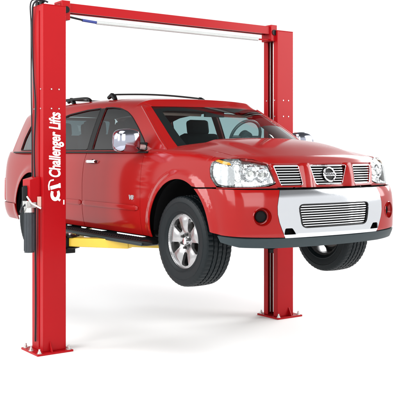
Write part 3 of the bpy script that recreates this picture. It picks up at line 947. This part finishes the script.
def wheel(x, sy, rot=0, detailed=True):
    w = empty('wheel', (0, 0, 0)); w.parent = car
    tyre((x, WZ), sy, w)
    rim = bm_()
    lathe(rim, [(.245, .104), (.256, .112), (.257, .119), (.250, .122), (.240, .112), (.235, .088), (.225, .04), (.22, -.10), (.245, -.116)], (x, sy*.835, WZ), sgn=sy, n=72)
    rimo = link('rim', rim, ALLOY, w)
    # five broad spokes
    gaps = []
    for k in range(5):
        c = R(65-8+rot+72*k)
        pts = []
        for (r, a) in ((.100, -8), (.112, -13), (.155, -14), (.206, -15), (.217, -12), (.222, 0), (.217, 12), (.206, 15), (.155, 14), (.112, 13), (.100, 8), (.096, 0)):
            pts.append((r*math.cos(c+R(a)), r*math.sin(c+R(a))))
        gaps.append(rounded(pts, .008, 2))
    disc = [(.242*math.cos(R(a)), .242*math.sin(R(a))) for a in range(0, 360, 6)]
    def face(u, v):
        r = math.hypot(u, v); th = math.degrees(math.atan2(v, u))
        a = ((th-(57+rot+36)+36) % 72)-36           # angle from spoke axis
        crest = .010*(1-min(1, abs(a)/20)**2)*sstep(.06, .12, r)*sstep(.23, .17, r)
        d = lerp(r, [(0, .078), (.06, .078), (.075, .084), (.13, .094), (.19, .100), (.232, .098)])
        return (x+u, sy*(.835+d+crest), WZ+v)
    bm = bm_(); panel(bm, disc, face, .012, .028, holes=gaps, out=lambda p: Vector((0, sy, 0))); link('spokes', bm, ALLOY, w)
    bm = bm_(); lathe(bm, [(.0, .104), (.022, .104), (.030, .101), (.034, .090), (.034, .07)], (x, sy*.835, WZ), sgn=sy, n=32); link('hub_cap', bm, CHROME, w)
    for k in range(6):
        bm = bm_(); a = R(60*k+20); u, v = .060*math.cos(a), .060*math.sin(a)
        cyl(bm, (x+u, sy*(.835+.077), WZ+v), (x+u, sy*(.835+.083), WZ+v), .019, 16); cyl(bm, (x+u, sy*(.835+.083), WZ+v), (x+u, sy*(.835+.103), WZ+v), .0115, 6)
        link('lug_nut', bm, DARKST, w)
    bm = bm_(); lathe(bm, [(.0, .02), (.165, .02), (.165, -.01), (0, -.01)], (x, sy*.835, WZ), sgn=sy, n=48); box(bm, (x-.13, sy*.84, WZ+.05), (.10, .09, .18)); link('brake_disc', bm, mat('brake_iron', (.09, .085, .08), .4, .8), w)
for x in (WX, WXR):
    for sy in (-1, 1): wheel(x, sy, 0 if sy < 0 else 20)
for x in (WX, WXR):
    bm = bm_(); cyl(bm, (x, -.72, WZ), (x, .72, WZ), .045, 16); cyl(bm, (x-.02, 0, WZ), (x+.08, 0, WZ), .13, 20); link('axle', bm, DARK, car)
    for sy in (-1, 1):
        bm = bm_(); tube(bm, [(x-.25, sy*.42, .50), (x-.02, sy*.62, .40), (x+.22, sy*.42, .50)], .028, 10); link('control_arm', bm, DARK, car)
        bm = bm_(); cyl(bm, (x-.05, sy*.60, .42), (x-.08, sy*.56, .85), .04, 14); link('shock_absorber', bm, DARK, car)
bm = bm_()
for sy in (-1, 1): box(bm, (-1.95, sy*.52, .455), (3.9, .09, .11))
box(bm, (-1.2, 0, .45), (.12, 1.1, .08)); cyl(bm, (-3.7, .3, .45), (-1.6, .25, .47), .05, 14)
link('chassis', bm, DARK, car, bevel=.006)

# ---- interior
cab = empty('cabin', (0, 0, 0)); cab.parent = car
bm = bm_(); rows = []
for i in range(21):
    y = -.82+1.64*i/20
    f = -.13-.34*(abs(y)/.85)**2.3
    rows.append([bm.verts.new((xx, y, zz)) for xx, zz in ((f, 1.215), (f-.18, 1.25), (-.84, 1.255), (-.90, 1.22), (-.88, 1.0), (-.84, .7))])
for i in range(20):
    for k in range(5): bm.faces.new((rows[i][k], rows[i+1][k], rows[i+1][k+1], rows[i][k+1]))
box(bm, (-.82, .38, 1.255), (.22, .36, .07))
link('dashboard', bm, DASHM, cab)
bm = bm_()
sc = Vector((-.83, .40, 1.40)); A1 = Vector((0, 1, 0)); A2 = Vector((.42, 0, .90)).normalized()
tube(bm, [sc+A1*.19*math.cos(R(a))+A2*.19*math.sin(R(a)) for a in range(0, 361, 10)], .0165, 10)
for a in (0, 180, 270): tube(bm, [sc, sc+A1*.19*math.cos(R(a))+A2*.19*math.sin(R(a))], .018, 8)
cyl(bm, sc+Vector((.0, 0, -.01)), sc+Vector((.28, 0, -.13)), .035, 12); cyl(bm, sc-Vector((.03, 0, -.012)), sc+Vector((.03, 0, -.012)), .07, 20)
link('steering_wheel', bm, mat('wheel_leather', (.05, .075, .08), .4), cab)
def seat(x, y, w=.50):
    s = empty('seat', (0, 0, 0)); s.parent = cab
    bm = bm_(); box(bm, (x-.02, y, .84), (.52, w, .16)); link('seat_cushion', bm, SEATM, s, bevel=.04)
    bm = bm_(); box(bm, (x-.34, y, 1.15), (.13, w, .62), Matrix.Rotation(R(-14), 3, 'Y')); link('seat_back', bm, SEATM, s, bevel=.045)
    n = 1 if w < .7 else 3
    for k in range(n):
        yy = y+(k-(n-1)/2)*.42
        bm = bm_(); box(bm, (x-.43, yy, 1.525), (.10, .27, .17), Matrix.Rotation(R(-10), 3, 'Y')); link('headrest', bm, SEATM, s, bevel=.035)
        bm = bm_()
        for d in (-.06, .06): cyl(bm, (x-.42, yy+d, 1.40), (x-.43, yy+d, 1.47), .007, 8)
        link('headrest_post', bm, STEEL, s)
seat(-1.28, -.40); seat(-1.28, .40); seat(-2.2, 0, 1.30); seat(-3.1, 0, 1.20)
bm = bm_()
panel(bm, [(XF(1.73)-.06-.18*(abs(y)/.62)**2, y) for y in [-.6+.1*i for i in range(13)]]+[(-3.95, .56), (-3.95, -.56)], lambda x, y: (x, y, roof_z(x, y)-.055), .1, .01, out=lambda p: Vector((0, 0, 1)))
link('headliner', bm, mat('headliner_cloth', (.16, .15, .14), .9), cab)
for y in (-.34, .34):
    bm = bm_(); xh = XF(1.70)-.10
    box(bm, (xh-.10, y, 1.632), (.03, .60, .030), Matrix.Rotation(R(24), 3, 'Y')); link('visor_reflection', bm, CREAM, cab, bevel=.006)  # thin pinkish bars in the visors' place imitate a reflection along the glass top
bm = bm_(); box(bm, (XF(1.66)-.10, .0, 1.635), (.03, .24, .065)); cyl(bm, (XF(1.66)-.09, 0, 1.65), (XF(1.70)-.06, 0, 1.71), .010, 8); link('rear_view_mirror', bm, BLACK, cab, bevel=.008)
# inner door trims
for sy in (-1, 1):
    bm = bm_(); box(bm, (-2.2, sy*.86, .86), (3.1, .05, .72)); link('door_trim', bm, DASHM, cab)

# ------------------------------------------------------------------ the lift
PX = -1.576; PY = 1.489; CW, CD = .245, .255     # column: CW across y, CD along x
HT = 3.40
lift = empty('two_post_lift', (PX, 0, 0), 'red two-post vehicle lift with crossbeam and yellow arms, holding up the car', 'vehicle lift')
def column(sy):
    col = empty('column', (0, 0, 0)); col.parent = lift
    # C-shaped folded steel section, open to the car
    bm = bm_(); t = .008; w, d = CW/2, CD/2
    yo = sy*PY; i_ = -sy                                                   # inward direction
    lip = .075
    o = [(-d+lip, i_*w), (-d, i_*w), (-d, -i_*w), (d, -i_*w), (d, i_*w), (d-lip, i_*w)]
    inn = [(-d+lip, i_*(w-t)), (-d+t, i_*(w-t)), (-d+t, -i_*(w-t)), (d-t, -i_*(w-t)), (d-t, i_*(w-t)), (d-lip, i_*(w-t))]
    vo = [[bm.verts.new((x, yo+y, z)) for x, y in o] for z in (.02, HT)]
    vi = [[bm.verts.new((x, yo+y, z)) for x, y in inn] for z in (.02, HT)]
    for k in range(5):
        bm.faces.new((vo[0][k], vo[0][k+1], vo[1][k+1], vo[1][k])); bm.faces.new((vi[0][k], vi[1][k], vi[1][k+1], vi[0][k+1]))
        bm.faces.new((vo[1][k], vo[1][k+1], vi[1][k+1], vi[1][k])); bm.faces.new((vo[0][k], vi[0][k], vi[0][k+1], vo[0][k+1]))
    for k in (0, 5): bm.faces.new((vo[0][k], vo[1][k], vi[1][k], vi[0][k]))
    bmesh.ops.recalc_face_normals(bm, faces=bm.faces[:])
    link('column_shell', bm, POSTRED, col, bevel=.005)
    bm = bm_(); box(bm, (0, yo+sy*.02, .010), (.39, .38, .020)); 
    # gussets
    for sx in (-1, 1):
        v = [bm.verts.new(p) for p in ((sx*(d+.001), yo-.006+sy*.05, .02), (sx*(d+.062), yo-.006+sy*.05, .02), (sx*(d+.001), yo-.006+sy*.05, .12), (sx*(d+.001), yo+.006+sy*.05, .02), (sx*(d+.062), yo+.006+sy*.05, .02), (sx*(d+.001), yo+.006+sy*.05, .12))]
        for f in ((0, 1, 2), (5, 4, 3), (0, 3, 4, 1), (1, 4, 5, 2), (2, 5, 3, 0)): bm.faces.new([v[q] for q in f])
    bmesh.ops.recalc_face_normals(bm, faces=bm.faces[:])
    bp_ = link('base_plate', bm, POSTRED, col, bevel=.003)
    for (x, y) in ((-.162, -.155), (-.162, .155), (.162, -.155), (.162, .155), (0, .168)):
        bm = bm_(); a = (x, yo+sy*(y+.02-.0), .02)
        cyl(bm, a, (a[0], a[1], .024), .026, 20); cyl(bm, (a[0], a[1], .024), (a[0], a[1], .042), .017, 6); cyl(bm, (a[0], a[1], .042), (a[0], a[1], .062), .0095, 12)
        link('anchor_bolt', bm, STEEL, bp_)
    bm = bm_(); box(bm, (0, yo, HT+.004), (CD, CW, .008)); link('top_plate', bm, POSTRED, col, bevel=.002)
    # rivet-like splice bolts
    bm = bm_()
    for z in (2.58, 2.39):
        for y in (-.035, .045):
            cyl(bm, (d, yo+y, z), (d+.006, yo+y, z), .0075, 8)
        for x in (-.07, .08): cyl(bm, (x, yo-w*1, z), (x, yo-(w+.006), z), .0075, 8)
    link('splice_bolt', bm, STEEL, col)
    # inner workings: carriage, cylinder, chain
    bm = bm_(); box(bm, (0, yo+i_*.02, 1.16), (CD-.03, CW-.07, .80)); box(bm, (0, yo+i_*(w+.055), 1.045), (.17, .14, .18)); car_ = link('carriage', bm, BLACK, col, bevel=.006)
    bm = bm_(); cyl(bm, (.035, yo, .03), (.035, yo, 1.7), .032, 16); cyl(bm, (.035, yo, 1.7), (.035, yo, 3.1), .02, 14); link('hydraulic_cylinder', bm, STEEL, col)
    bm = bm_()
    cyl(bm, (-.03, yo+i_*.05, .05), (-.03, yo+i_*.05, HT-.1), .010, 8); link('lift_chain', bm, STEEL, col)
    bm = bm_(); tube(bm, [(-.055, yo+i_*.08, .05), (-.055, yo+i_*.08, HT-.1)], .007, 8); link('equaliser_cable', bm, STEEL, col)
    return col
cols = [column(-1), column(1)]

# outer face of the near column: cable cover channel, hose, pulleys
yo = -PY-CW/2
near = cols[0]
bm = bm_(); tube(bm, smoothpath([(-.02, yo-.014, .10), (-.018, yo-.012, .5), (-.022, yo-.014, 1.1), (-.012, yo-.020, 1.6), (-.026, yo-.024, 2.0), (-.018, yo-.014, 2.4), (-.055, yo-.020, 2.75), (-.085, yo-.018, 3.1), (-.075, yo-.02, 3.30), (-.03, yo-.03, 3.42), (.02, yo+.02, 3.46), (.05, yo+.09, 3.44)], 6), .0085, 10); link('hydraulic_hose', bm, HOSE, near)
bm = bm_(); tube(bm, smoothpath([(-.10, yo-.012, 1.6), (-.10, yo-.014, 2.1), (-.115, yo-.015, 2.6), (-.12, yo-.014, 3.2), (-.10, yo-.03, 3.43), (-.04, yo+.0, 3.47), (.03, yo+.06, 3.44)], 6), .0065, 10); link('electric_cable', bm, HOSE, near)
bm = bm_(); box(bm, (.045, yo-.004, 1.70), (.004, .008, 3.3)); link('edge_bead', bm, POSTRED, near)
bm = bm_()
for (x, z) in ((.0, 3.445), (-.09, 3.43)):
    cyl(bm, (x, yo+.03, z), (x, yo+.055, z), .032, 20)
link('cable_pulley', bm, BLACK, near)

# writing on the near column's front face, reading upwards
UP = Matrix(((0, 0, 1, 0), (0, -1, 0, 0), (1, 0, 0, 0), (0, 0, 0, 1)))     # text x -> z ; text y -> -y
fx = CD/2+.0015
text('column_lettering', 'Challenger Lifts', Matrix.Translation((fx, -PY+.008, 2.030)) @ UP, .165, WHITE, near, .0008, .0042, shear=.18, sx=.63, track=.98)
def emblem():
    bm = bm_(); c = (-PY+.006, 1.592)
    lay = [0]
    def P(y, z): return (fx+.0006*lay[0], c[0]+y, c[1]+z)
    def band(pts, wd):
        lay[0] += 1
        L = []; Rr = []
        n = len(pts)
        for i in range(n):
            a = Vector(pts[max(i-1, 0)]); b = Vector(pts[min(i+1, n-1)]); t = (b-a).normalized(); q = Vector((-t.y, t.x)); w_ = wd[i] if isinstance(wd, list) else wd
            L.append(Vector(pts[i])+q*w_/2); Rr.append(Vector(pts[i])-q*w_/2)
        vs = [(bm.verts.new(P(*l)), bm.verts.new(P(*r_))) for l, r_ in zip(L, Rr)]
        for (a, b), (c_, d_) in zip(vs, vs[1:]): bm.faces.new((a, b, d_, c_))
    # bowl, upright bar with serif, hook over the top, tail
    band([(.036*math.cos(R(a)), -.040+.050*math.sin(R(a))) for a in range(-215, 38, 12)], [.026+.010*math.sin(math.pi*i/21) for i in range(22)])
    band([(-.052, .020), (.050, .044)], .036)
    band([(.046, .066), (.048, .020)], .020)
    band([(-.066, .000), (-.070, .045), (-.062, .080), (-.048, .094), (-.016, .100)], .014)
    band([(.022, -.084), (.052, -.104)], .022)
    g = bmesh.ops.extrude_face_region(bm, geom=bm.faces[:])
    bmesh.ops.translate(bm, vec=(.0003, 0, 0), verts=[v for v in g['geom'] if isinstance(v, bmesh.types.BMVert)])
    bmesh.ops.recalc_face_normals(bm, faces=bm.faces[:])
    link('column_emblem', bm, WHITE, near)
emblem()
bm = bm_(); box(bm, (fx, -PY+.098, 1.47), (.002, .012, .045)); link('warning_sticker', bm, WHITE, near)

# crossbeam and shut-off bar
bm = bm_(); z0, z1 = 3.362, 3.452
y0, y1 = -PY+CW/2-.03, PY-CW/2+.03
t = .006
# open channel: top, two webs
box(bm, (.0, 0, z1-t/2), (.13, y1-y0, t)); box(bm, (.065-t/2, 0, (z0+z1)/2-.003), (t, y1-y0, z1-z0-t)); box(bm, (-.065+t/2, 0, (z0+z1)/2-.003), (t, y1-y0, z1-z0-t))
for dx in (.045, -.045): box(bm, (dx, 0, z0+t/2), (.03, y1-y0, t*.98))
beam = link('crossbeam', bm, POSTRED, lift)
for sy in (-1, 1):
    bm = bm_(); box(bm, (.0, sy*(PY-CW/2-.02), 3.375), (.18, .09, .19)); link('beam_bracket', bm, POSTRED, beam, bevel=.004)
    bm = bm_(); cyl(bm, (.092, sy*(PY-CW/2-.02), 3.38), (.10, sy*(PY-CW/2-.02), 3.38), .034, 20); link('beam_pulley', bm, BLACK, beam)
bm = bm_(); cyl(bm, (.05, -.99, 3.288), (.05, 1.13, 3.288), .019, 14); pad = link('shutoff_bar', bm, PADM, lift)
bm = bm_(); cyl(bm, (.05, -1.40, 3.33), (.05, -1.13, 3.298), .010, 12); link('bar_cable', bm, HOSE, pad)
bm = bm_(); cyl(bm, (.05, -1.15, 3.298), (.05, -.98, 3.288), .014, 12); link('bar_sleeve', bm, BLUE, pad)
bm = bm_(); cyl(bm, (.05, 1.12, 3.288), (.05, 1.40, 3.30), .010, 12); link('bar_bracket', bm, POSTRED, pad)

# arms
def arm(sy, dxs, tx, ty):
    a = empty('lift_arm', (0, 0, 0)); a.parent = lift
    p0 = Vector((.06*dxs, -sy*(-PY+CW/2+.07), 1.065)); p0 = Vector((.05*dxs, sy*(PY-CW/2-.075), 1.065)); p1 = Vector((tx, ty, 1.078))
    d = (p1-p0); L = d.length; u = d.normalized(); ang = math.atan2(u.y, u.x); rot = Matrix.Rotation(ang, 3, 'Z')
    bm = bm_(); box(bm, p0+u*(L*.27+.02), (L*.54, .105, .088), rot); link('arm_beam', bm, YEL, a, bevel=.006)
    bm = bm_(); box(bm, p0+u*(L*.66), (L*.36, .082, .066), rot); link('arm_extension', bm, YEL, a, bevel=.004)
    bm = bm_(); box(bm, p0+u*(L*.91), (L*.20, .060, .044), rot); link('arm_tip', bm, YEL, a, bevel=.004)
    bm = bm_(); cyl(bm, p1+Vector((0, 0, -.02)), p1+Vector((0, 0, .045)), .03, 20); cyl(bm, p1+Vector((0, 0, .045)), p1+Vector((0, 0, .058)), .06, 24); link('lift_pad', bm, RUBBER, a)
    bm = bm_()
    for dz in (-.058, .058): box(bm, p0+Vector((0, 0, dz)), (.14, .17, .014), rot)
    link('arm_yoke', bm, BLACK, a, bevel=.003)
    bm = bm_(); cyl(bm, p0+Vector((0, 0, -.075)), p0+Vector((0, 0, .080)), .022, 18); cyl(bm, p0+Vector((0, 0, .08)), p0+Vector((0, 0, .09)), .030, 18); link('arm_pin', bm, STEEL, a)
for sy in (-1, 1):
    arm(sy, 1, 1.02, sy*.60); arm(sy, -1, -.95, sy*.55)

# power unit on the rear side of the near column
pu = empty('power_unit', (0, 0, 0)); pu.parent = near
ux, uy = .010, yo-.090
bm = bm_(); v = box(bm, (-.02, yo-.055, 1.60), (.17, .11, .25))
for q in v:
    if q.co.z > 1.7 and q.co.y < yo-.05: q.co.z -= .03
link('mounting_bracket', bm, POSTRED, pu, bevel=.004)
bm = bm_(); cyl(bm, (ux, uy, 1.375), (ux, uy, 1.425), .050, 28); box(bm, (ux, uy, 1.455), (.10, .10, .07)); box(bm, (ux+.05, uy-.04, 1.46), (.05, .05, .05)); link('valve_block', bm, STEEL, pu, bevel=.004)
bm = bm_(); cyl(bm, (ux, uy, .985), (ux, uy, 1.375), .048, 28)
for a in range(0, 360, 30): cyl(bm, (ux+.048*math.cos(R(a)), uy+.048*math.sin(R(a)), 1.0), (ux+.048*math.cos(R(a)), uy+.048*math.sin(R(a)), 1.36), .005, 8)
link('oil_reservoir', bm, BROWN, pu)
bm = bm_(); cyl(bm, (ux-.035, uy-.02, 1.49), (ux-.035, uy-.02, 1.62), .038, 24); cyl(bm, (ux-.035, uy-.02, 1.62), (ux-.035, uy-.02, 1.635), .030, 24); link('motor', bm, BLACK, pu)
bm = bm_(); tube(bm, [(ux+.02, uy-.03, 1.53), (ux+.10, uy-.02, 1.47), (ux+.165, uy+.05, 1.42)], .010, 8); link('release_lever', bm, STEEL, pu)
bm = bm_(); box(bm, (.085, yo-.02, 1.475), (.022, .035, .11)); link('lever_stop', bm, CREAM, pu, bevel=.002)
bm = bm_(); tube(bm, smoothpath([(ux+.05, uy-.06, 1.46), (ux+.02, uy-.085, 1.42), (ux-.05, uy-.07, 1.38), (ux-.09, uy-.03, 1.42), (ux-.08, uy+.05, 1.60)], 6), .009, 8); link('pump_hose', bm, HOSE, pu)

# ------------------------------------------------------------------ studio
bm = bm_(); v = [bm.verts.new(p) for p in [(-.1+5.5*math.cos(R(a)), -.1+5.5*math.sin(R(a)), 0) for a in range(0, 360, 5)]]; bm.faces.new(v)
fl = link('floor', bm, FLOORM); fl['kind'] = 'structure'

w = bpy.data.worlds.new('World'); S.world = w; w.use_nodes = True
nt = w.node_tree; bg = nt.nodes['Background']
tc = nt.nodes.new('ShaderNodeTexCoord'); sp = nt.nodes.new('ShaderNodeSeparateXYZ'); rmp = nt.nodes.new('ShaderNodeValToRGB')
nt.links.new(tc.outputs['Generated'], sp.inputs[0]); nt.links.new(sp.outputs['Z'], rmp.inputs[0]); nt.links.new(rmp.outputs[0], bg.inputs[0])
e = rmp.color_ramp.elements
e[0].position = 0; e[0].color = (1, 1, 1, 1); e[1].position = 1; e[1].color = (.12, .12, .125, 1)
for p, c in ((.28, 1.0), (.40, .50), (.50, .20), (.8, .13)):
    q = e.new(p); q.color = (c, c, c*1.01, 1)
bg.inputs[1].default_value = 1.12

def area(name, loc, tgt, size, power, sy=None):
    l = bpy.data.lights.new(name, 'AREA'); l.energy = power; l.size = size
    if sy: l.shape = 'RECTANGLE'; l.size_y = sy
    o = bpy.data.objects.new(name, l); COL.objects.link(o); o.location = loc
    o.rotation_euler = (Vector(tgt)-Vector(loc)).to_track_quat('-Z', 'Y').to_euler()
    return o
for x, y, z, p in ((8.0, -3.0, 5.0, 520), (1.5, -10, 5.0, 470), (-5.5, -9.5, 5.5, 680), (4.5, 8.5, 5.0, 640), (-3.5, 10, 5.5, 700), (.5, -3.0, 8.5, 330)):
    area('softbox', (x, y, z), (x*.2-1.2, y*.2, .6), 5.6, p*1.10)

# ------------------------------------------------------------------ camera
cam = bpy.data.cameras.new('camera'); co = bpy.data.objects.new('camera', cam); COL.objects.link(co); S.camera = co
co.location = (6.135, -5.058, 1.232+LIFT_Z); co.rotation_euler = (R(90), 0, R(143.777-90))
cam.sensor_width = 36; cam.lens = 839.55/400*36; cam.shift_x = -(218.09-200)/400; cam.shift_y = -(200-153.3)/400
cam.clip_end = 500
S.view_settings.view_transform = 'Standard'; S.view_settings.look = 'None'; S.view_settings.exposure = 0.0
S.cycles.max_bounces = 8; S.cycles.transparent_max_bounces = 16; S.cycles.caustics_reflective = False
